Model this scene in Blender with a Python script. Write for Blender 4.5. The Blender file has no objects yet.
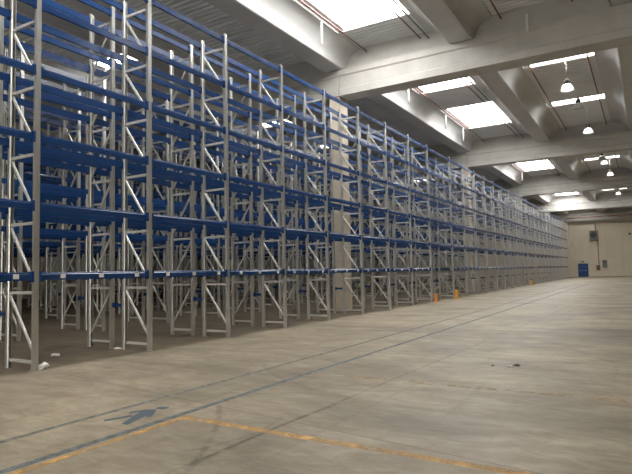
import bpy, bmesh, math, random
from mathutils import Vector, Matrix
rnd = random.Random(7)
SC = bpy.context.scene
COL = SC.collection
PI = math.pi

# ------------------------------------------------------------------ materials
def mat(name, color, rough=0.6, metal=0.0, var=0.0, scale=4.0, bump=0.0, bscale=60.0, spec=0.5, stretch=(1, 1, 1)):
    m = bpy.data.materials.new(name); m.use_nodes = True
    nt = m.node_tree; n = nt.nodes; l = nt.links
    b = n['Principled BSDF']
    b.inputs['Base Color'].default_value = (*color, 1)
    b.inputs['Roughness'].default_value = rough
    b.inputs['Metallic'].default_value = metal
    b.inputs['Specular IOR Level'].default_value = spec
    tc = n.new('ShaderNodeTexCoord'); mp = n.new('ShaderNodeMapping')
    mp.inputs['Scale'].default_value = stretch
    l.new(tc.outputs['Object'], mp.inputs['Vector'])
    if var > 0:
        t = n.new('ShaderNodeTexNoise'); t.inputs['Scale'].default_value = scale
        t.inputs['Detail'].default_value = 5; t.inputs['Roughness'].default_value = 0.6
        l.new(mp.outputs['Vector'], t.inputs['Vector'])
        r = n.new('ShaderNodeValToRGB')
        r.color_ramp.elements[0].position = 0.3; r.color_ramp.elements[1].position = 0.7
        r.color_ramp.elements[0].color = (*[max(0, c * (1 - var)) for c in color], 1)
        r.color_ramp.elements[1].color = (*[min(1, c * (1 + var)) for c in color], 1)
        l.new(t.outputs['Fac'], r.inputs['Fac']); l.new(r.outputs['Color'], b.inputs['Base Color'])
    if bump > 0:
        t2 = n.new('ShaderNodeTexNoise'); t2.inputs['Scale'].default_value = bscale
        l.new(tc.outputs['Object'], t2.inputs['Vector'])
        bp = n.new('ShaderNodeBump'); bp.inputs['Strength'].default_value = bump; bp.inputs['Distance'].default_value = 0.02
        l.new(t2.outputs['Fac'], bp.inputs['Height']); l.new(bp.outputs['Normal'], b.inputs['Normal'])
    return m

def emis(name, color, strength):
    m = bpy.data.materials.new(name); m.use_nodes = True
    b = m.node_tree.nodes['Principled BSDF']
    b.inputs['Base Color'].default_value = (*color, 1)
    b.inputs['Emission Color'].default_value = (*color, 1)
    b.inputs['Emission Strength'].default_value = strength
    b.inputs['Roughness'].default_value = 0.5
    return m

def floor_material():
    m = bpy.data.materials.new('worn concrete floor'); m.use_nodes = True
    nt = m.node_tree; n = nt.nodes; l = nt.links; b = n['Principled BSDF']
    tc = n.new('ShaderNodeTexCoord')
    def noise(scale, stretch=(1, 1, 1), detail=6, rough=0.62, dist=0.0, rot=0):
        mp = n.new('ShaderNodeMapping'); mp.inputs['Scale'].default_value = stretch
        mp.inputs['Rotation'].default_value = (0, 0, rot)
        l.new(tc.outputs['Object'], mp.inputs['Vector'])
        t = n.new('ShaderNodeTexNoise'); t.inputs['Scale'].default_value = scale
        t.inputs['Detail'].default_value = detail; t.inputs['Roughness'].default_value = rough
        t.inputs['Distortion'].default_value = dist
        l.new(mp.outputs['Vector'], t.inputs['Vector']); return t.outputs['Fac']
    def ramp(fac, p0, p1, c0, c1):
        r = n.new('ShaderNodeValToRGB')
        r.color_ramp.elements[0].position = p0; r.color_ramp.elements[1].position = p1
        r.color_ramp.elements[0].color = (*c0, 1); r.color_ramp.elements[1].color = (*c1, 1)
        l.new(fac, r.inputs['Fac']); return r.outputs['Color']
    def mul(a, bb, fac=1.0, mode='MULTIPLY'):
        x = n.new('ShaderNodeMix'); x.data_type = 'RGBA'; x.blend_type = mode
        x.inputs['Factor'].default_value = fac
        l.new(a, x.inputs['A']); l.new(bb, x.inputs['B']); return x.outputs['Result']
    base = ramp(noise(0.35, (1, 1, 1), 8, 0.65, 0.4), 0.3, 0.72, (0.24, 0.205, 0.15), (0.51, 0.44, 0.335))
    blot = ramp(noise(0.9, (0.55, 1.3, 1), 7, 0.7, 0.8), 0.34, 0.62, (0.66, 0.65, 0.63), (1.0, 1.0, 1.0))
    c = mul(base, blot)
    scuff = ramp(noise(3.0, (0.6, 1.5, 1), 7, 0.75, 0.8, 0.15), 0.42, 0.60, (0.70, 0.67, 0.62), (1, 1, 1))
    c = mul(c, scuff, 0.8)
    tyre = ramp(noise(2.2, (2.2, 0.07, 1), 3, 0.5, 0.3, -0.05), 0.60, 0.70, (1, 1, 1), (0.78, 0.76, 0.73))
    c = mul(c, tyre, 0.5)
    fine = ramp(noise(26, (1, 1, 1), 4, 0.7), 0.3, 0.7, (0.88, 0.88, 0.87), (1.05, 1.04, 1.02))
    c = mul(c, fine, 0.8)
    # dark dusty patch in the right foreground
    dpatch = ramp(noise(0.28, (0.5, 1.6, 1), 5, 0.6, 1.0, 0.3), 0.50, 0.68, (1, 1, 1), (0.58, 0.57, 0.55))
    c = mul(c, dpatch, 0.9)
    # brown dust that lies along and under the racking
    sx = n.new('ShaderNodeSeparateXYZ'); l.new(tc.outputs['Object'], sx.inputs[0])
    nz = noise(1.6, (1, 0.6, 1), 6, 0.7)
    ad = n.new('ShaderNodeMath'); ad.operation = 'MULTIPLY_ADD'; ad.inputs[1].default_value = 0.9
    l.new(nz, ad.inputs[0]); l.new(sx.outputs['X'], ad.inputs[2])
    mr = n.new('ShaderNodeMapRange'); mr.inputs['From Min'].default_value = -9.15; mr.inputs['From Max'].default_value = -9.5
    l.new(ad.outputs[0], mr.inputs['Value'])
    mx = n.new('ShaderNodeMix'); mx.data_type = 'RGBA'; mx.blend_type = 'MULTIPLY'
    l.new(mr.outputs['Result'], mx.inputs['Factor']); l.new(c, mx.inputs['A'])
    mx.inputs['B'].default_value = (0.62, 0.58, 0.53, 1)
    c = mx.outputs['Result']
    # sawn joints running across the hall every 5.1 m
    yy = n.new('ShaderNodeMath'); yy.operation = 'PINGPONG'; yy.inputs[1].default_value = 2.6
    off = n.new('ShaderNodeMath'); off.operation = 'MULTIPLY_ADD'; off.inputs[1].default_value = 0.16
    l.new(sx.outputs['X'], off.inputs[0]); l.new(sx.outputs['Y'], off.inputs[2])
    o2 = n.new('ShaderNodeMath'); o2.operation = 'ADD'; o2.inputs[1].default_value = 0.36
    l.new(off.outputs[0], o2.inputs[0]); l.new(o2.outputs[0], yy.inputs[0])
    lt = n.new('ShaderNodeMath'); lt.operation = 'LESS_THAN'; lt.inputs[1].default_value = 0.008
    l.new(yy.outputs[0], lt.inputs[0])
    mj = n.new('ShaderNodeMix'); mj.data_type = 'RGBA'; mj.blend_type = 'MULTIPLY'
    l.new(lt.outputs[0], mj.inputs['Factor']); l.new(c, mj.inputs['A']); mj.inputs['B'].default_value = (0.45, 0.42, 0.38, 1)
    c = mj.outputs['Result']
    # long joint along the hall and curved tyre marks
    def stroke(c, dist_sock, width, strength):
        ab = n.new('ShaderNodeMath'); ab.operation = 'ABSOLUTE'; l.new(dist_sock, ab.inputs[0])
        m1 = n.new('ShaderNodeMapRange'); m1.inputs['From Min'].default_value = width; m1.inputs['From Max'].default_value = width * 0.4
        l.new(ab.outputs[0], m1.inputs['Value'])
        m2 = n.new('ShaderNodeMath'); m2.operation = 'MULTIPLY'; l.new(m1.outputs['Result'], m2.inputs[0])
        m3 = n.new('ShaderNodeMapRange'); m3.inputs['From Min'].default_value = 0.36; m3.inputs['From Max'].default_value = 0.58
        m3.inputs['To Max'].default_value = strength
        l.new(noise(3.5, (1, 1, 1), 5, 0.7), m3.inputs['Value']); l.new(m3.outputs['Result'], m2.inputs[1])
        k = n.new('ShaderNodeMix'); k.data_type = 'RGBA'; k.blend_type = 'MULTIPLY'
        l.new(m2.outputs[0], k.inputs['Factor']); l.new(c, k.inputs['A']); k.inputs['B'].default_value = (0.45, 0.43, 0.40, 1)
        return k.outputs['Result'], m2
    jx = n.new('ShaderNodeMath'); jx.operation = 'MULTIPLY_ADD'; jx.inputs[1].default_value = -0.03; jx.inputs[2].default_value = 3.75
    l.new(sx.outputs['Y'], jx.inputs[0])
    jy = n.new('ShaderNodeMath'); jy.operation = 'ADD'; l.new(jx.outputs[0], jy.inputs[0]); l.new(sx.outputs['X'], jy.inputs[1])
    c, _ = stroke(c, jy.outputs[0], 0.035, 0.8)
    def ring(c, p, q, r, width, strength):
        (ax, ay), (bx_, by), (cx, cy) = p, q, r
        d = 2 * (ax * (by - cy) + bx_ * (cy - ay) + cx * (ay - by))
        ux = ((ax * ax + ay * ay) * (by - cy) + (bx_ * bx_ + by * by) * (cy - ay) + (cx * cx + cy * cy) * (ay - by)) / d
        uy = ((ax * ax + ay * ay) * (cx - bx_) + (bx_ * bx_ + by * by) * (ax - cx) + (cx * cx + cy * cy) * (bx_ - ax)) / d
        R = math.hypot(ax - ux, ay - uy)
        dn = n.new('ShaderNodeVectorMath'); dn.operation = 'DISTANCE'; dn.inputs[1].default_value = (ux, uy, 0)
        l.new(tc.outputs['Object'], dn.inputs[0])
        sb = n.new('ShaderNodeMath'); sb.operation = 'SUBTRACT'; sb.inputs[1].default_value = R; l.new(dn.outputs['Value'], sb.inputs[0])
        c2, m2 = stroke(c, sb.outputs[0], width, strength)
        dm = n.new('ShaderNodeVectorMath'); dm.operation = 'DISTANCE'; dm.inputs[1].default_value = ((ax + cx) / 2, (ay + cy) / 2, 0)
        l.new(tc.outputs['Object'], dm.inputs[0])
        half = math.hypot(ax - cx, ay - cy) / 2
        mr2 = n.new('ShaderNodeMapRange'); mr2.inputs['From Min'].default_value = half * 1.15; mr2.inputs['From Max'].default_value = half * 0.9
        l.new(dm.outputs['Value'], mr2.inputs['Value'])
        mm = n.new('ShaderNodeMath'); mm.operation = 'MULTIPLY'; l.new(m2.outputs[0], mm.inputs[0]); l.new(mr2.outputs['Result'], mm.inputs[1])
        mixn = c2.node; l.new(mm.outputs[0], mixn.inputs['Factor'])
        return c2
    c = ring(c, (-4.92, 5.70), (-4.30, 4.95), (-3.47, 3.55), 0.05, 0.75)
    c = ring(c, (-3.50, 6.4), (-3.62, 4.9), (-3.55, 3.3), 0.05, 0.75)
    c = ring(c, (-3.80, 5.5), (-3.70, 4.8), (-3.93, 4.05), 0.04, 0.6)
    c = ring(c, (-6.3, 8.6), (-4.4, 7.1), (-2.2, 6.6), 0.07, 0.5)
    c = ring(c, (-1.5, 13.0), (-0.4, 11.0), (1.4, 9.5), 0.09, 0.4)
    l.new(c, b.inputs['Base Color'])
    rr = n.new('ShaderNodeMapRange'); rr.inputs['To Min'].default_value = 0.36; rr.inputs['To Max'].default_value = 0.62
    l.new(noise(0.8, (1, 1, 1), 5), rr.inputs['Value']); l.new(rr.outputs['Result'], b.inputs['Roughness'])
    b.inputs['Specular IOR Level'].default_value = 0.4
    return m

def worn_paint(name, color, wear, scale=5.0):
    m = bpy.data.materials.new(name); m.use_nodes = True
    nt = m.node_tree; n = nt.nodes; l = nt.links; b = n['Principled BSDF']
    b.inputs['Base Color'].default_value = (*color, 1); b.inputs['Roughness'].default_value = 0.6
    tc = n.new('ShaderNodeTexCoord'); t = n.new('ShaderNodeTexNoise'); t.inputs['Scale'].default_value = scale
    t.inputs['Detail'].default_value = 8; t.inputs['Roughness'].default_value = 0.75
    l.new(tc.outputs['Object'], t.inputs['Vector'])
    r = n.new('ShaderNodeMapRange'); r.inputs['From Min'].default_value = wear - 0.12; r.inputs['From Max'].default_value = wear + 0.12
    l.new(t.outputs['Fac'], r.inputs['Value']); 
    mm = n.new('ShaderNodeMath'); mm.operation = 'MULTIPLY'; mm.inputs[1].default_value = 0.9
    l.new(r.outputs['Result'], mm.inputs[0]); l.new(mm.outputs[0], b.inputs['Alpha'])
    return m

M = {}
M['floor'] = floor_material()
M['galv'] = mat('galvanised steel', (0.60, 0.60, 0.575), 0.36, 0.78, 0.12, 3.0, stretch=(6, 6, 0.6))
M['brace'] = mat('bright galvanised brace', (0.68, 0.67, 0.64), 0.40, 0.40, 0.08, 3.0)
M['blue'] = mat('blue enamel beam', (0.008, 0.048, 0.175), 0.24, 0.0, 0.10, 2.0, spec=0.7)
M['conc'] = mat('precast concrete', (0.51, 0.50, 0.47), 0.75, 0, 0.10, 1.2, 0.15, 30)
M['concw'] = mat('pale wing concrete', (0.58, 0.585, 0.58), 0.7, 0, 0.07, 0.8, 0.1, 30)
M['pillar'] = mat('buff concrete', (0.70, 0.63, 0.52), 0.8, 0, 0.10, 1.6, 0.15, 30)
M['sheet'] = mat('grey corrugated sheet', (0.76, 0.78, 0.79), 0.55, 0.0, 0.06, 0.6)
M['wall'] = mat('buff wall panel', (0.74, 0.66, 0.53), 0.8, 0, 0.05, 0.5)
M['wall2'] = mat('darker wall panel', (0.60, 0.53, 0.43), 0.8, 0, 0.05, 0.5)
M['sky'] = emis('daylit skylight pane', (1.0, 0.985, 0.955), 14.0)
M['dock'] = emis('daylit dock window pane', (1.0, 0.97, 0.90), 7.0)
M['curb'] = mat('white skylight curb', (0.75, 0.74, 0.71), 0.6)
M['red'] = mat('red pipe', (0.22, 0.085, 0.07), 0.5)
M['whitepipe'] = mat('white plastic pipe', (0.85, 0.84, 0.80), 0.5)
M['black'] = mat('black lamp housing', (0.03, 0.03, 0.032), 0.5)
M['dome_on'] = emis('lit lamp dome', (0.95, 0.94, 0.90), 0.9)
M['dome_off'] = mat('pale lamp dome', (0.62, 0.62, 0.60), 0.35)
M['label'] = mat('white label', (0.82, 0.82, 0.80), 0.5)
M['yellow'] = mat('yellow guard', (0.80, 0.40, 0.04), 0.5, 0, 0.1)
M['orange'] = mat('orange guard', (0.62, 0.26, 0.08), 0.55, 0, 0.15)
M['door'] = mat('blue door', (0.015, 0.065, 0.22), 0.45)
M['bar'] = mat('pale push bar', (0.20, 0.30, 0.48), 0.4)
M['box'] = mat('grey enamel box', (0.20, 0.21, 0.18), 0.5)
M['boxb'] = mat('brown box', (0.17, 0.12, 0.09), 0.6)
M['heater'] = mat('dark grey heater', (0.13, 0.13, 0.125), 0.55)
M['bluepaint'] = worn_paint('worn blue floor paint', (0.145, 0.165, 0.17), 0.42, 9)
M['greypaint'] = worn_paint('worn grey floor paint', (0.18, 0.182, 0.165), 0.42, 9)
M['picto'] = worn_paint('blue pictogram paint', (0.07, 0.10, 0.125), 0.32, 12)
M['yelpaint'] = worn_paint('worn yellow floor paint', (0.60, 0.36, 0.12), 0.50, 4)
M['yelfaint'] = worn_paint('faded yellow floor paint', (0.55, 0.36, 0.15), 0.58, 5)
M['paper'] = mat('white crumpled sheet', (0.85, 0.84, 0.80), 0.7)
M['dark'] = mat('dark scrap', (0.06, 0.06, 0.06), 0.7)
M['signw'] = mat('dark sign', (0.10, 0.12, 0.09), 0.6)

# ------------------------------------------------------------------ mesh helpers
class MB:
    def __init__(s): s.v = []; s.f = []; s.mi = []; s.k = 0
    def add(s, vs, fs):
        o = len(s.v); s.v += [tuple(v) for v in vs]
        s.f += [tuple(i + o for i in f) for f in fs]; s.mi += [s.k] * len(fs); return s
    def box(s, x0, x1, y0, y1, z0, z1):
        vs = [(x, y, z) for z in (z0, z1) for y in (y0, y1) for x in (x0, x1)]
        return s.add(vs, [(0, 2, 3, 1), (4, 5, 7, 6), (0, 1, 5, 4), (2, 6, 7, 3), (0, 4, 6, 2), (1, 3, 7, 5)])
    def bar(s, a, b, w, h, up=(0, 0, 1)):
        a = Vector(a); b = Vector(b); d = (b - a).normalized(); u = Vector(up)
        if abs(d.dot(u)) > 0.99: u = Vector((0, 1, 0))
        r = d.cross(u).normalized(); u = r.cross(d)
        vs = [p + r * (sx * w / 2) + u * (sz * h / 2) for p in (a, b) for sx, sz in ((-1, -1), (1, -1), (1, 1), (-1, 1))]
        return s.add(vs, [(0, 1, 2, 3), (7, 6, 5, 4), (0, 4, 5, 1), (1, 5, 6, 2), (2, 6, 7, 3), (3, 7, 4, 0)])
    def prism(s, poly, axis, t0, t1):
        n = len(poly)
        def P(p, t): return {'x': (t, p[0], p[1]), 'y': (p[0], t, p[1]), 'z': (p[0], p[1], t)}[axis]
        vs = [P(p, t0) for p in poly] + [P(p, t1) for p in poly]
        return s.add(vs, [tuple(range(n))[::-1], tuple(range(n, 2 * n))] + [(i, (i + 1) % n, n + (i + 1) % n, n + i) for i in range(n)])
    def tube(s, a, b, r, n=10, r2=None):
        a = Vector(a); b = Vector(b); d = (b - a).normalized()
        u = d.orthogonal().normalized(); w = d.cross(u); r2 = r if r2 is None else r2
        vs = [p + (u * math.cos(2 * PI * i / n) + w * math.sin(2 * PI * i / n)) * q for p, q in ((a, r), (b, r2)) for i in range(n)]
        return s.add(vs, [tuple(range(n))[::-1], tuple(range(n, 2 * n))] + [(i, (i + 1) % n, n + (i + 1) % n, n + i) for i in range(n)])
    def lathe(s, prof, n=20, c=(0, 0, 0)):
        vs = [(c[0] + r * math.cos(2 * PI * i / n), c[1] + r * math.sin(2 * PI * i / n), c[2] + z) for r, z in prof for i in range(n)]
        fs = [(j * n + i, j * n + (i + 1) % n, (j + 1) * n + (i + 1) % n, (j + 1) * n + i) for j in range(len(prof) - 1) for i in range(n)]
        return s.add(vs, fs)
    def mesh(s, name, mats, smooth=False):
        me = bpy.data.meshes.new(name); me.from_pydata(s.v, [], s.f)
        for m in (mats if isinstance(mats, (list, tuple)) else [mats]): me.materials.append(m)
        bm = bmesh.new(); bm.from_mesh(me)
        bmesh.ops.recalc_face_normals(bm, faces=bm.faces)
        bm.to_mesh(me); bm.free()
        if smooth:
            for p in me.polygons: p.use_smooth = True
        return me

def put(name, me, parent=None, loc=(0, 0, 0)):
    o = bpy.data.objects.new(name, me); COL.objects.link(o)
    o.location = loc
    if parent: o.parent = parent
    return o
def empty(name, loc=(0, 0, 0), rz=0.0):
    o = bpy.data.objects.new(name, None); COL.objects.link(o)
    o.location = loc; o.rotation_euler = (0, 0, rz); o.empty_display_size = 0.3
    return o
def tag(o, label, cat, group=None):
    o['label'] = label; o['category'] = cat
    if group: o['group'] = group
    return o
def struct(name, mb, m, smooth=False, parent=None):
    o = put(name, mb.mesh(name, m, smooth), parent)
    o['kind'] = 'structure'
    return o

# ------------------------------------------------------------------ layout numbers (metres); x across the hall, y along the rack rows
L = 2.770; ROW_X = -9.770; W = 0.909; GAP = 0.366; W2 = 0.87; MODULE = 5.08; HT = 8.42
LEVELS = [1.745, 3.07, 4.38, 5.67, 6.97, 8.245]
BEAMS_Y = [0.7, 21.2, 41.7, 62.2, 82.7, 103.2]        # near faces of the concrete main beams
X_LEFT, X_RIGHT, Y_BACK, Y_END = -46.0, 18.2, -14.0, 104.2
WINGS = [-11.5 + 5.7 * k for k in range(-5, 5)]
Z_LIP, Z_ROOF = 10.62, 11.5

# ------------------------------------------------------------------ shell
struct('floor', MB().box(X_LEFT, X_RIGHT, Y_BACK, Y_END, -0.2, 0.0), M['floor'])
struct('wall_left', MB().box(X_LEFT - 0.2, X_LEFT, Y_BACK, Y_END, 0, 12.2), M['wall2'])
struct('wall_right', MB().box(X_RIGHT, X_RIGHT + 0.2, Y_BACK, Y_END, 0, 12.2), M['wall2'])
struct('wall_back', MB().box(X_LEFT, X_RIGHT, Y_BACK - 0.2, Y_BACK, 0, 12.2), M['wall2'])
for i, x in enumerate((-19.5, -15.0, -10.5, -6.0)):
    pane = struct('window_%d' % (i + 1), MB().box(x, x + 3.6, Y_BACK + 0.02, Y_BACK + 0.05, 0.3, 4.6), M['dock'])
    f = MB().box(x - 0.12, x, Y_BACK, Y_BACK + 0.12, 0, 4.72).box(x + 3.6, x + 3.72, Y_BACK, Y_BACK + 0.12, 0, 4.72).box(x - 0.12, x + 3.72, Y_BACK, Y_BACK + 0.12, 4.6, 4.72)
    f.box(x, x + 3.6, Y_BACK, Y_BACK + 0.1, 0, 0.3)
    for k in range(1, 4): f.box(x, x + 3.6, Y_BACK + 0.03, Y_BACK + 0.09, 0.3 + k * 1.075 - 0.03, 0.3 + k * 1.075 + 0.03)
    struct('window_frame', f, M['curb'], parent=pane)
# far wall: upright precast panels with shadow-gap joints
edges = [X_LEFT, -40, -35, -30, -25, -20, -15.3, -12.85, -10.4, -7.95, -5.5, -3.0, -0.5, 2.0, 4.5, 7, 9.5, 12, 14.5, X_RIGHT]
wall_end = MB().box(X_LEFT, X_RIGHT, Y_END + 0.06, Y_END + 0.25, 0, 12.2)
for i in range(len(edges) - 1):
    wall_end.k = 1 if (edges[i] == -5.5) else 0
    wall_end.box(edges[i] + 0.045, edges[i + 1] - 0.045, Y_END - 0.06 if edges[i] != -7.95 else Y_END - 0.10, Y_END + 0.06, 0, 9.46)
struct('wall_end', wall_end, [M['wall'], M['wall2']])
struct('trim_1', MB().box(X_LEFT, X_RIGHT, Y_END - 0.22, Y_END - 0.10, 8.9, 9.1), M['conc'])

struct('trim_2', MB().box(-11.4, -10.75, Y_END - 0.5, Y_END - 0.06, 0, 8.88), M['wall'])
# ------------------------------------------------------------------ roof
REACH_R, REACH_L = 0.70, 0.97
def wing_profile(cx):
    """curved hull of a winged precast roof element: flat foot, flanks curling up and out"""
    def side(reach):
        pts = [(0.40, 0.0)]
        for i in range(13):                  # smooth quarter-ellipse flank
            a = (i / 12) * PI / 2
            pts.append((0.45 + reach * (1 - math.cos(a)), 0.03 + 0.80 * math.sin(a)))
        e = 0.45 + reach
        return pts + [(e + 0.02, 0.93), (e - 0.09, 0.95), (0.45 + reach * 0.55, 0.86), (0.45 + reach * 0.27, 0.70), (0.47, 0.42), (0.36, 0.20)]
    full = side(REACH_R) + [(-x, z) for x, z in reversed(side(REACH_L))]
    return [(cx + x, Z_LIP + z) for x, z in full]
starts = [Y_BACK] + [b + 0.45 for b in BEAMS_Y]
for i in range(len(starts) - 1):
    y0, y1 = starts[i] + 0.012, starts[i + 1] - 0.012
    for cx in WINGS:
        struct('roof_wing_beam', MB().prism(wing_profile(cx), 'y', y0, y1), M['concw'])
PIL_X = [-31.82, -11.5, 8.82]
for b in BEAMS_Y:
    spans = [(X_LEFT, -31.56), (-31.53, -11.25), (-11.22, 8.82), (8.85, X_RIGHT)]
    for a, c in spans:
        prof = [(b, 9.44), (b + 0.9, 9.44), (b + 0.9, 9.72), (b + 0.84, 9.78), (b + 0.84, 10.3), (b + 0.9, 10.36), (b + 0.9, 10.6), (b, 10.6), (b, 10.36), (b + 0.06, 10.3), (b + 0.06, 9.78), (b, 9.72)]
        struct('main_roof_beam', MB().prism(prof, 'x', a, c), M['conc'])
    for px in PIL_X:
        cb = MB().box(px - 0.25, px + 0.25, b + 0.08, b + 0.82, 0, 9.43)
        struct('concrete_pillar', cb, M['pillar'])
    # closure wall above the beam, between the wings
    for k in range(len(WINGS) - 1):
        xa, xb = WINGS[k], WINGS[k + 1]
        def fl(reach): return [(0.46 + reach * (1 - math.cos(a)), Z_LIP + 0.03 + 0.80 * math.sin(a)) for a in [q / 8 * PI / 2 for q in range(9)]]
        prof = [(xa + 0.41, 10.61), (xb - 0.41, 10.61)] + [(xb - px_, z_) for px_, z_ in fl(REACH_L)] + [(xb - REACH_L - .46, 11.52), (xa + REACH_R + .46, 11.52)] + [(xa + px_, z_) for px_, z_ in reversed(fl(REACH_R))]
        struct('roof_closure_panel', MB().prism(prof, 'y', b + 0.40, b + 0.50), M['conc'])

# skylights: (column index between wing k and k+1) -> y ranges
def col_x(k): return WINGS[k] + 0.45 + REACH_R, WINGS[k + 1] - 0.45 - REACH_L
KA = 5                        # column between -11.6 and -5.65: wide skylights
def wide(b): return [(b + 1.6, b + 7.9), (b + 11.6, b + 17.1)]
def narrow(b): return [(b + 6.2, b + 7.1), (b + 13.9, b + 14.8)]
sky = {}
for k in range(len(WINGS) - 1):
    rng = []
    d = k - KA
    for i, b in enumerate([-19.8] + BEAMS_Y[:-1]):
        if d == 0:
            rng += wide(b)
        elif d in (-2, 1):
            rng += narrow(b)
    if d == 0:
        rng = [r for r in rng if not (1 < r[0] < 21.2 or 73 < r[0] < 75)] + [(75.5, 82.1), (100.0, 101.0)]
        rng = [r for r in rng if not 93.5 < r[0] < 95] + [(3.2, 8.8), (13.4, 19.6)]
    if d == -2:
        rng = [(a + 1.6, c + 1.6) for a, c in rng]
    if d == 1:
        rng = [(a, c) if not (62 < a < 82) else (a + 3.3, c + 3.3) for a, c in rng]
    sky[k] = sorted((a, c) for a, c in rng if a > Y_BACK)
wn = 4
RIB = 0.27
def corrugated(x0, x1, y0, y1):
    mb = MB(); y = y0; pts = []
    while y < y1 - 1e-6:
        e = min(y + RIB, y1); d = e - y
        pts += [(y, Z_ROOF), (y + 0.55 * d, Z_ROOF), (y + 0.66 * d, Z_ROOF + 0.055), (y + 0.89 * d, Z_ROOF + 0.055)]
        y = e
    pts.append((y1, Z_ROOF))
    poly_n = len(pts)
    vs = [(x, p[0], p[1]) for x in (x0, x1) for p in pts]
    vs += [(x, p[0], p[1] + 0.02) for x in (x0, x1) for p in pts]
    n = poly_n; fs = []
    for i in range(n - 1):
        fs.append((i, i + 1, n + i + 1, n + i)); fs.append((2 * n + i, 3 * n + i, 3 * n + i + 1, 2 * n + i + 1))
        fs.append((i, 2 * n + i, 2 * n + i + 1, i + 1)); fs.append((n + i, n + i + 1, 3 * n + i + 1, 3 * n + i))
    fs.append((0, n, 3 * n, 2 * n)); fs.append((n - 1, 3 * n - 1, 4 * n - 1, 2 * n - 1))
    mb.add(vs, fs); return mb
for k in range(len(WINGS) - 1):
    x0, x1 = col_x(k); cur = Y_BACK
    for a, c in sky[k] + [(Y_END, Y_END)]:
        if a > cur:
            struct('ceiling', corrugated(x0 - 0.02, x1 + 0.02, cur, a), M['sheet'])
        if c > a:
            wn += 1
            f = MB()
            zc0, zc1 = Z_ROOF - 0.03, Z_ROOF + 0.2
            f.box(x0, x1, a - 0.05, a, zc0, zc1).box(x0, x1, c, c + 0.05, zc0, zc1)
            f.box(x0 - 0.05, x0, a - 0.05, c + 0.05, zc0, zc1).box(x1, x1 + 0.05, a - 0.05, c + 0.05, zc0, zc1)
            nb = max(1, round((x1 - x0) / 1.1))
            if c - a > 2:
                for j in range(1, 3): f.box(x0, x1, a + (c - a) * j / 3 - 0.02, a + (c - a) * j / 3 + 0.02, Z_ROOF + 0.08, Z_ROOF + 0.13)
            pane = struct('window_%d' % wn, MB().box(x0, x1, a, c, Z_ROOF + 0.14, Z_ROOF + 0.16), M['sky'])
            struct('window_frame', f, M['curb'], parent=pane)
        cur = max(cur, c)
# outer strips of roof beyond the last wings and a weather deck over everything
struct('ceiling', MB().box(X_LEFT, WINGS[0] - 1.3, Y_BACK, Y_END, Z_ROOF, Z_ROOF + 0.05), M['sheet'])
struct('ceiling', MB().box(WINGS[-1] + 1.3, X_RIGHT, Y_BACK, Y_END, Z_ROOF, Z_ROOF + 0.05), M['sheet'])
for cx in WINGS:
    struct('roof_cover', MB().box(cx - 1.45, cx + 1.45, Y_BACK, Y_END, Z_ROOF + 0.06, Z_ROOF + 0.1), M['sheet'])

# red sprinkler pipes and hanging white drain pipes
def pipe(name, a, b, r, m, label, cat, group=None):
    return tag(put(name, MB().tube(a, b, r, 10).mesh(name, m, True)), label, cat, group)
bays = ['nearest', 'second', 'third', 'fourth', 'far']
ordn = ['first', 'second', 'third', 'fourth', 'fifth', 'sixth', 'seventh', 'eighth', 'ninth', 'tenth', 'eleventh', 'twelfth', 'thirteenth', 'fourteenth', 'fifteenth']
for (xx, side) in ((-10.0, 'left edge of the wide skylights'), (-7.55, 'right edge of the wide skylights'), (-4.3, 'left end of the narrow skylight strips'), (-1.8, 'right end of the narrow skylight strips')):
    for i in range(5):
        y0, y1 = BEAMS_Y[i] + 0.52, BEAMS_Y[i + 1] + 0.39
        pipe('sprinkler_pipe', (xx, y0, 11.30), (xx, y1, 11.30), 0.03, M['red'], 'thin red pipe along the %s, %s roof bay' % (side, bays[i]), 'pipe', 'red roof pipes')
for i in range(4):
    y0, y1 = BEAMS_Y[i] + 0.52, BEAMS_Y[i + 1] + 0.39
    pipe('conduit', (-7.18, y0, 11.22), (-7.18, y1, 11.22), 0.035, M['box'], 'dark conduit under the right rim of wide skylights, %s roof bay' % bays[i], 'conduit', 'dark roof conduits')
pipe('sprinkler_main', (-11.1, 101.5, 9.85), (8, 101.5, 9.85), 0.08, M['red'], 'thick red sprinkler main crossing just before the end wall', 'pipe')
for (x, y, n) in ((-10.38, 18.3, 'beside the nearest wide skylight'), (-10.38, 27.5, 'just past the first concrete beam'), (-10.38, 33.9, 'at the near corner of the second bay skylight'), (-10.38, 37.8, 'at the far corner of the second bay skylight'), (-10.38, 47.6, 'just past the second concrete beam'), (-10.38, 59.0, 'at the far corner of the third bay skylight'), (-3.28, 21.3, 'on the face of the first beam at upper right')):
    if y == 21.3:
        pipe('drain_pipe', (x, 21.05, 11.0), (x, 21.05, 10.35), 0.04, M['whitepipe'], 'short white drain pipe ' + n, 'pipe', 'white drain pipes')
    else:
        pipe('drain_pipe', (x, y, Z_ROOF), (x, y, 10.55), 0.045, M['whitepipe'], 'short white drain pipe hanging ' + n, 'pipe', 'white drain pipes')

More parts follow.
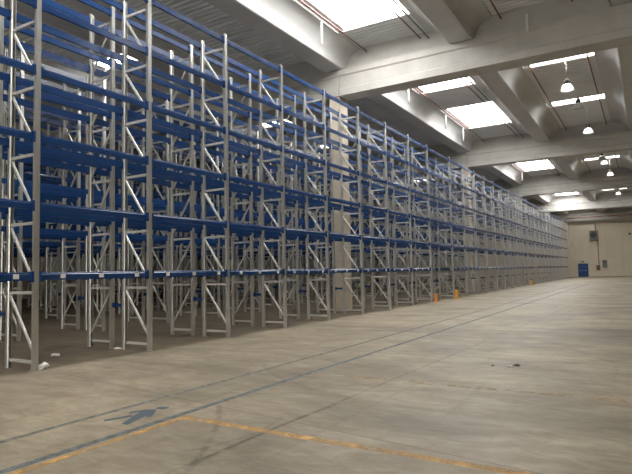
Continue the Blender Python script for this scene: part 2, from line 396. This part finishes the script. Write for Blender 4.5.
# ------------------------------------------------------------------ pendant lamps
dome = [(0.10, 0.0), (0.16, -0.03), (0.22, -0.10), (0.255, -0.19), (0.275, -0.28), (0.285, -0.30), (0.27, -0.30), (0.245, -0.20), (0.21, -0.115), (0.15, -0.05), (0.02, -0.03)]
me_dome_on = MB().lathe(dome, 24).mesh('lamp_shade', M['dome_on'], True)
me_dome_off = MB().lathe(dome, 24).mesh('lamp_shade', M['dome_off'], True)
h = MB().lathe([(0.0, 0.24), (0.06, 0.24), (0.07, 0.21), (0.115, 0.19), (0.115, 0.02), (0.10, -0.01), (0.0, -0.01)], 16)
me_house = h.mesh('lamp_housing', M['black'], True)
me_bulb = MB().lathe([(0.0, -0.22), (0.04, -0.21), (0.06, -0.16), (0.05, -0.10), (0.03, -0.05), (0.0, -0.05)], 12).mesh('bulb', M['dome_on'], True)
def lamp(x, y, z, on, label, drop=Z_ROOF):
    t = empty('pendant_lamp', (x, y, z)); tag(t, label, 'lamp', 'high bay pendant lamps')
    put('lamp_shade', me_dome_on if on else me_dome_off, t); put('lamp_housing', me_house, t); put('bulb', me_bulb if on else MB().lathe([(0.0, -0.22), (0.05, -0.16), (0.0, -0.05)], 10).mesh('bulb', M['dome_off'], True), t)
    hook = MB().tube((0, 0, 0.22), (0, 0, drop - z), 0.012, 6)
    cord = put('cord', hook.mesh('cord', M['whitepipe'], True), t)
    w = MB(); prev = None
    for i in range(13):
        a = i / 12; p = (0.05 * math.sin(a * 9), 0.04 * math.cos(a * 7), (drop - z) * (0.55 + 0.45 * a))
        if prev: w.tube(prev, p, 0.011, 5)
        prev = p
    put('cable', w.mesh('cable', M['whitepipe'], True), t)
    return t
LAMPS = [(-2.72, 27.8, 10.2, 1, 'lit white dome pendant lamp nearest the camera, upper right'),
         (-2.60, 31.6, 10.25, 0, 'unlit pendant lamp hanging in front of the second narrow skylight strip'),
         (-2.62, 37.5, 10.2, 1, 'lit white dome pendant lamp just before the second concrete beam'),
         (-2.50, 44.9, 10.2, 0, 'unlit pendant lamp with dark housing just past the second beam'),
         (-2.46, 47.6, 10.2, 0, 'unlit pendant lamp under the third narrow skylight strip'),
         (-2.44, 49.9, 10.2, 1, 'lit white dome pendant lamp just below the third skylight strip'),
         (-2.34, 56.6, 10.2, 1, 'lit white dome pendant lamp before the third concrete beam'),
         (-2.30, 67.5, 10.2, 0, 'unlit pendant lamp past the third concrete beam'),
         (-2.30, 72.5, 10.2, 1, 'lit pendant lamp in the middle of the fourth roof bay'),
         (-2.20, 88.0, 10.2, 1, 'lit pendant lamp farthest from the camera near end wall')]
LAMPS += [(-18.5, 27.7, 10.1, 0, 'pale pendant lamp glimpsed through the upper racks left of the first pillar'),
          (-23.4, 16.9, 10.3, 0, 'pale pendant lamp glimpsed through the upper racks at far left')]
for a in LAMPS: lamp(*a)

# ------------------------------------------------------------------ pallet racking
def c_post(h):
    # open C profile, web towards the aisle (+x), y is the width
    o = [(0.0, -0.05), (0.0, 0.05), (-0.07, 0.05), (-0.09, 0.036), (-0.09, 0.022), (-0.086, 0.022), (-0.086, 0.034), (-0.068, 0.046), (-0.004, 0.046), (-0.004, -0.046), (-0.068, -0.046), (-0.086, -0.034), (-0.086, -0.022), (-0.09, -0.022), (-0.09, -0.036), (-0.07, -0.05)]
    return MB().prism(o, 'z', 0.0, h)
me_post = c_post(HT).mesh('post', M['galv'])
me_plate = MB().box(-0.12, 0.03, -0.05, 0.05, 0, 0.008).box(0.008, 0.022, -0.02, -0.006, 0.008, 0.03).mesh('base_plate', M['galv'])
def hz(): return [0.16, 1.44, 2.75, 4.06, 5.36, 6.66, 8.02]
me_hbar = {}; me_dbar = {}
def frame_meshes(w):
    key = round(w, 3)
    if key in me_hbar: return me_hbar[key], me_dbar[key]
    hb = [MB().bar((-0.05, 0, z), (-(w - 0.05), 0, z), 0.04, 0.055).mesh('horizontal_brace', M['brace']) for z in hz()]
    db = []
    for k in range(6):
        z0 = hz()[k] + 0.17; z1 = hz()[k + 1] - 0.05
        db.append(MB().bar((-0.06, 0, z0), (-(w - 0.06), 0, z1), 0.035, 0.045).mesh('diagonal_brace', M['brace']))
    me_hbar[key] = hb; me_dbar[key] = db
    return hb, db
def beam_mesh(length, deep=0.15):
    # stepped box beam with hooked end connectors, from y=0.05 to length-0.05
    hgt = deep / 2
    prof = [(-0.018, -hgt), (-0.012, -hgt + 0.006), (-0.012, hgt * 0.45), (-0.022, hgt * 0.6), (-0.030, hgt * 0.6), (-0.030, hgt - 0.012), (-0.042, hgt), (-0.062, hgt), (-0.062, -hgt)]
    mb = MB().prism(prof, 'y', 0.054, length - 0.054)
    for y in (0.05, length - 0.105):
        mb.box(-0.05, 0.006, y, y + 0.055, -hgt - 0.03, hgt + 0.02)
    return mb
me_beam = {}
def beams_for(length):
    k = round(length, 3)
    if k not in me_beam:
        me_beam[k] = beam_mesh(length).mesh('beam', M['blue'])
    return me_beam[k]
me_tag = MB().box(0, 0.004, -0.055, 0.055, -0.045, 0.045).box(0.004, 0.0045, -0.04, 0.04, 0.0, 0.03).mesh('location_label', M['label'])
me_spacer = MB().box(-GAP + 0.032, 0.0, -0.03, 0.03, -0.035, 0.035).box(-GAP + 0.032, -GAP + 0.047, -0.05, 0.05, -0.06, 0.06).box(-0.015, 0, -0.05, 0.05, -0.06, 0.06).mesh('row_spacer', M['blue'])

def add_frame(t, w, y, detail):
    hb, db = frame_meshes(w)
    p = put('post', me_post, t, (0, y, 0))
    q = put('post', me_post, t, (-w, y, 0)); q.rotation_euler = (0, 0, PI)
    if detail:
        put('base_plate', me_plate, p); put('base_plate', me_plate, q)
        for m in hb: put('horizontal_brace', m, t, (0, y, 0))
        for m in db: put('diagonal_brace', m, t, (0, y, 0))
    else:
        put('bracing', bracing_mesh(w), t, (0, y, 0))
_br = {}
def bracing_mesh(w):
    k = round(w, 3)
    if k not in _br:
        mb = MB()
        for z in hz(): mb.bar((-0.05, 0, z), (-(w - 0.05), 0, z), 0.04, 0.055)
        for i in range(6): mb.bar((-0.06, 0, hz()[i] + 0.17), (-(w - 0.06), 0, hz()[i + 1] - 0.05), 0.035, 0.045)
        _br[k] = mb.mesh('bracing', M['brace'])
    return _br[k]

def rack_bay(x, y, length, w, flip, label, group, detail, passage=False, closing=False, spacer=False, labels=False):
    """origin at the frame; unflipped: front faces +x and the bay runs to +y; flipped: turned half round"""
    t = empty('pallet_rack_bay', (x, y, 0), PI if flip else 0.0)
    tag(t, label, 'pallet rack', group)
    add_frame(t, w, 0.0, detail)
    if closing: add_frame(t, w, length, detail)
    bm = beams_for(length)
    for i, z in enumerate(LEVELS):
        if passage and i == 0: continue
        b = put('beam', bm, t, (0, 0, z))
        c = put('beam', bm, t, (-w, length, z)); c.rotation_euler = (0, 0, PI)
        if labels and i == 0:
            for fr in (0.20, 0.52, 0.86):
                put('location_label', me_tag, b, (-0.011, fr * length, 0.0))
    if spacer:
        s = put('row_spacer', me_spacer, t, (-w, 0, 1.03))
    return t

# run of bays along y: (start, length, passage)
def run(y_from, y_to):
    out = []; y = 3.476
    seq = [(L, 0)] * 9 + [(32.34 - (3.476 + 9 * L), 1)] + [(L, 0)] * 9 + [(3.92, 1)] + [(L, 0)] * 10
    for ln, ps in seq:
        if y >= y_from - 0.05 and y + ln <= y_to + 0.05: out.append((y, ln, ps))
        y += ln
    return out
ROWS = ['front row', 'second row', 'third row', 'fourth row', 'fifth row', 'sixth row', 'seventh row', 'eighth row', 'ninth row', 'tenth row']
EXTRA = ['facing the open floor', 'backing onto the front row', 'across the first aisle', 'behind the third row', 'across the second aisle', 'behind the fifth row',
         'across the third aisle', 'behind the seventh row', 'across the fourth aisle', 'farthest to the back']
words_n = ['first', 'second', 'third', 'fourth', 'fifth', 'sixth', 'seventh', 'eighth', 'ninth', 'tenth']
lims = [(3.4, 89.2), (6.1, 61.4), (8.9, 61.4), (11.6, 61.4), (14.4, 61.4)]
for d in range(5):
    for side in range(2):
        r = 2 * d + side
        xf = ROW_X - d * MODULE
        bl = run(*lims[d])
        if side == 1 and d == 0: bl = [b for b in bl]
        sec = 0; cnt = 0
        names = ['nearest block', 'middle block', 'far block']
        for i, (y, ln, ps) in enumerate(bl):
            if ps:
                lab = 'wide rack bay bridging the %s passage, in the %s %s' % (['first', 'second'][sec], ROWS[r], EXTRA[r]); sec += 1; cnt = 0
            else:
                lab = 'blue grey rack bay, %s from left, %s, %s %s' % (words_n[cnt], names[sec], ROWS[r], EXTRA[r]); cnt += 1
            last = i == len(bl) - 1
            near = (d == 0 and y < 31)
            if side == 0:
                rack_bay(xf, y, ln, W, False, lab, 'rack bays of the ' + ROWS[r], near, bool(ps), last, True, d == 0 and y < 60)
            else:
                rack_bay(xf - W - GAP - W2, y + ln, ln, W2, True, lab, 'rack bays of the ' + ROWS[r], near, bool(ps), i == 0, False)

# yellow guards at the passages
def guard(x, y, hgt, m, label):
    mb = MB().prism([(-0.10, -0.09), (0.08, -0.09), (0.08, 0.09), (-0.10, 0.09), (-0.10, 0.078), (0.066, 0.078), (0.066, -0.078), (-0.10, -0.078)], 'z', 0.0, hgt)
    t = empty('post_guard', (x, y, 0)); tag(t, label, 'guard', 'rack post guards')
    put('shield', mb.mesh('shield', m), t)
    put('base_plate', MB().box(-0.10, 0.12, -0.12, 0.12, 0, 0.012).mesh('base_plate', m), t)
    return t
guard(-9.62, 28.62, 0.45, M['orange'], 'faded orange guard at the foot of the post before first passage')
guard(-9.62, 32.30, 0.52, M['yellow'], 'bright yellow guard at the foot of the post after first passage')
guard(-9.62, 57.20, 0.50, M['yellow'], 'small yellow guard at the second passage far along the front row')

# ------------------------------------------------------------------ floor markings
def flat(name, poly, z, m, label, cat='floor marking'):
    mb = MB(); mb.prism(poly, 'z', 0.0005, z)
    return tag(put(name, mb.mesh(name, m)), label, cat)
flat('painted_line', [(-5.95, 1.5), (-5.86, 1.5), (-5.86, 62), (-5.95, 62)], 0.0025, M['greypaint'], 'blue grey painted walkway line nearer the racks')
flat('painted_line', [(-5.045, 1.5), (-4.945, 1.5), (-4.945, 62), (-5.045, 62)], 0.0025, M['bluepaint'], 'blue grey painted walkway line farther from the racks')
flat('painted_line', [(-4.89, 1.8), (-4.80, 1.8), (-4.80, 4.94), (-4.89, 4.94)], 0.002, M['yelpaint'], 'worn yellow line running beside the blue walkway line')
flat('painted_line', [(-4.89, 4.95), (4, 4.70), (4, 4.81), (-4.89, 5.06)], 0.002, M['yelpaint'], 'worn yellow cross line nearest the camera')
flat('painted_line', [(-4.68, 8.05), (6, 7.95), (6, 8.07), (-4.68, 8.17)], 0.002, M['yelfaint'], 'faded yellow cross line farther from the camera')
fig = empty('walking_figure_pictogram', (-5.45, 4.85, 0)); tag(fig, 'dark blue walking figure painted on the floor between the lane lines', 'floor marking')
def fpoly(name, pts):
    mb = MB().prism([(a + 5.45, b - 4.85) for a, b in pts], 'z', 0.0005, 0.003)
    put(name, mb.mesh(name, M['picto']), fig)
hd = [(-5.455 + 0.075 * math.cos(a) + 0.02 * math.sin(a), 5.225 + 0.07 * math.sin(a)) for a in [i * PI / 8 for i in range(16)]]
fpoly('head', hd)
fpoly('body', [(-5.318, 4.464), (-5.226, 4.465), (-5.358, 4.855), (-5.30, 4.82), (-5.248, 4.842), (-5.373, 5.035), (-5.468, 5.132), (-5.605, 5.066), (-5.522, 4.877)])
fpoly('leg', [(-5.654, 4.485), (-5.60, 4.445), (-5.46, 4.75), (-5.535, 4.80)])
fpoly('arm', [(-5.632, 4.824), (-5.675, 4.90), (-5.60, 5.05), (-5.55, 4.99)])

# scraps on the floor
def scrap(name, x, y, sx, sy, sz, m, label, cat, seed):
    r = random.Random(seed); bm = bmesh.new()
    bmesh.ops.create_icosphere(bm, subdivisions=2, radius=1)
    for v in bm.verts:
        k = r.uniform(0.6, 1.15); v.co = Vector((v.co.x * sx * k, v.co.y * sy * k, max(0, v.co.z * k + 0.35) * sz))
    me = bpy.data.meshes.new(name); bm.to_mesh(me); bm.free(); me.materials.append(m)
    o = put(name, me, None, (x, y, 0.0)); return tag(o, label, cat)
scrap('plastic_scrap', -9.86, 6.45, 0.07, 0.12, 0.10, M['paper'], 'crumpled white plastic scrap at the foot of the nearest rack post', 'litter', 3)
scrap('plastic_scrap', -11.2, 7.62, 0.10, 0.10, 0.05, M['paper'], 'white scrap on the dusty floor inside the nearest rack bay', 'litter', 4)
scrap('plastic_scrap', -10.86, 9.0, 0.08, 0.08, 0.03, M['paper'], 'flat pale scrap lying in the gap behind the front row', 'litter', 5)
scrap('rubber_scrap', -2.02, 10.17, 0.06, 0.035, 0.03, M['dark'], 'dark scrap lying alone on the open floor', 'litter', 6)
scrap('rubber_scrap', -2.40, 10.02, 0.03, 0.03, 0.015, M['dark'], 'tiny dark scrap left of the larger dark scrap', 'litter', 8)
scrap('paper_scrap', -2.12, 10.05, 0.05, 0.04, 0.02, M['paper'], 'tiny white scrap beside the dark scrap', 'litter', 9)

# ------------------------------------------------------------------ end wall fittings
dr = struct('door_1', MB().box(-9.85, -8.45, Y_END - 0.14, Y_END - 0.07, 0.0, 2.15), M['door'])
fr = MB().box(-9.93, -9.85, Y_END - 0.16, Y_END - 0.05, 0, 2.23).box(-8.45, -8.37, Y_END - 0.16, Y_END - 0.05, 0, 2.23).box(-9.93, -8.37, Y_END - 0.16, Y_END - 0.05, 2.15, 2.23)
struct('door_frame', fr, M['door'], parent=dr)
struct('push_bar', MB().box(-9.75, -9.2, Y_END - 0.20, Y_END - 0.14, 1.0, 1.08).box(-9.1, -8.55, Y_END - 0.20, Y_END - 0.14, 1.0, 1.08), M['bar'], parent=dr)
tag(put('exit_sign', MB().box(-9.45, -8.95, Y_END - 0.16, Y_END - 0.06, 2.42, 2.62).mesh('exit_sign', M['signw'])), 'small dark sign above the blue door on the end wall', 'sign')
ht = empty('unit_heater', (-7.25, Y_END - 0.12, 6.2)); tag(ht, 'dark grey unit heater mounted high on the end wall', 'heater')
hb = MB().box(-0.62, 0.62, -0.75, -0.12, 0, 1.5)
put('casing', hb.mesh('casing', M['box']), ht)
g = MB().box(-0.5, 0.5, -0.80, -0.76, 0.15, 1.35)
put('grille', g.mesh('grille', M['heater']), ht)
lv = MB()
for i in range(8): lv.box(-0.48, 0.48, -0.83, -0.80, 0.2 + i * 0.14, 0.25 + i * 0.14)
put('louvre', lv.mesh('louvre', M['box']), ht)
put('fan_ring', MB().tube((0, -0.85, 0.75), (0, -0.80, 0.75), 0.45, 20).mesh('fan_ring', M['black']), ht)
put('bracket', MB().box(-0.6, -0.5, -0.75, 0.0, -0.1, 0).box(0.5, 0.6, -0.75, 0.0, -0.1, 0).mesh('bracket', M['heater']), ht)
put('flue', MB().tube((0.3, -0.4, 1.5), (0.3, -0.4, 2.7), 0.09, 12).mesh('flue', M['box'], True), ht)
pipe('gas_pipe', (-6.72, Y_END - 0.16, 1.95), (-6.72, Y_END - 0.16, 6.08), 0.05, M['boxb'], 'thin dark pipe running down the end wall below the heater', 'pipe')
bx = empty('wall_cabinet', (-6.85, Y_END - 0.10, 1.05)); tag(bx, 'small brown box low on the end wall under the pipe', 'box')
put('casing', MB().box(-0.28, 0.28, -0.22, 0, 0, 0.85).mesh('casing', M['boxb']), bx); put('lid', MB().box(-0.25, 0.25, -0.24, -0.22, 0.04, 0.81).mesh('lid', M['boxb']), bx)
b2 = empty('electric_cabinet', (-5.85, Y_END - 0.115, 1.45)); tag(b2, 'grey green electric cabinet on the end wall right of the pipe', 'box')
put('casing', MB().box(-0.34, 0.34, -0.26, 0, 0, 1.25).mesh('casing', M['box']), b2); put('door', MB().box(-0.30, 0.30, -0.28, -0.26, 0.05, 0.8).mesh('door', M['box']), b2)
put('cover', MB().box(-0.30, 0.30, -0.28, -0.26, 0.83, 1.2).mesh('cover', M['heater']), b2)
tag(put('alarm_horn', MB().lathe([(0, 0.05), (0.12, 0.05), (0.2, -0.1), (0, -0.1)], 14).mesh('alarm_horn', M['boxb'], True), ), 'small dark round alarm at the right of the end wall', 'alarm')
al = bpy.data.objects['alarm_horn']; al.rotation_euler = (PI / 2, 0, 0); al.location = (-1.95, Y_END - 0.17, 6.9)

# ------------------------------------------------------------------ camera
YAW, PITCH, ROLL, F = 0.5347902887, 0.06402915419, 0.0220711172, 554.4517
fw = Vector((-math.sin(YAW) * math.cos(PITCH), math.cos(YAW) * math.cos(PITCH), math.sin(PITCH)))
rt = Vector((math.cos(YAW), math.sin(YAW), 0)); up = rt.cross(fw)
c, s = math.cos(ROLL), math.sin(ROLL)
r2 = rt * c - up * s; u2 = up * c + rt * s
cam = bpy.data.cameras.new('camera'); cam.sensor_fit = 'HORIZONTAL'; cam.sensor_width = 36.0
cam.lens = F / 632.0 * 36.0; cam.clip_start = 0.05; cam.clip_end = 500
co = bpy.data.objects.new('camera', cam); COL.objects.link(co)
mtx = Matrix((r2, u2, -fw)).transposed().to_4x4(); mtx.translation = Vector((0, 0, 1.7))
co.matrix_world = mtx
SC.camera = co

w = bpy.data.worlds.new('overcast sky'); SC.world = w; w.use_nodes = True
w.node_tree.nodes['Background'].inputs[0].default_value = (0.75, 0.82, 0.9, 1)
w.node_tree.nodes['Background'].inputs[1].default_value = 0.6
SC.view_settings.view_transform = 'Standard'; SC.view_settings.look = 'None'
SC.view_settings.exposure = 0.10; SC.view_settings.gamma = 1.0
SC.cycles.max_bounces = 10; SC.cycles.diffuse_bounces = 6
SC.cycles.sample_clamp_indirect = 6.0
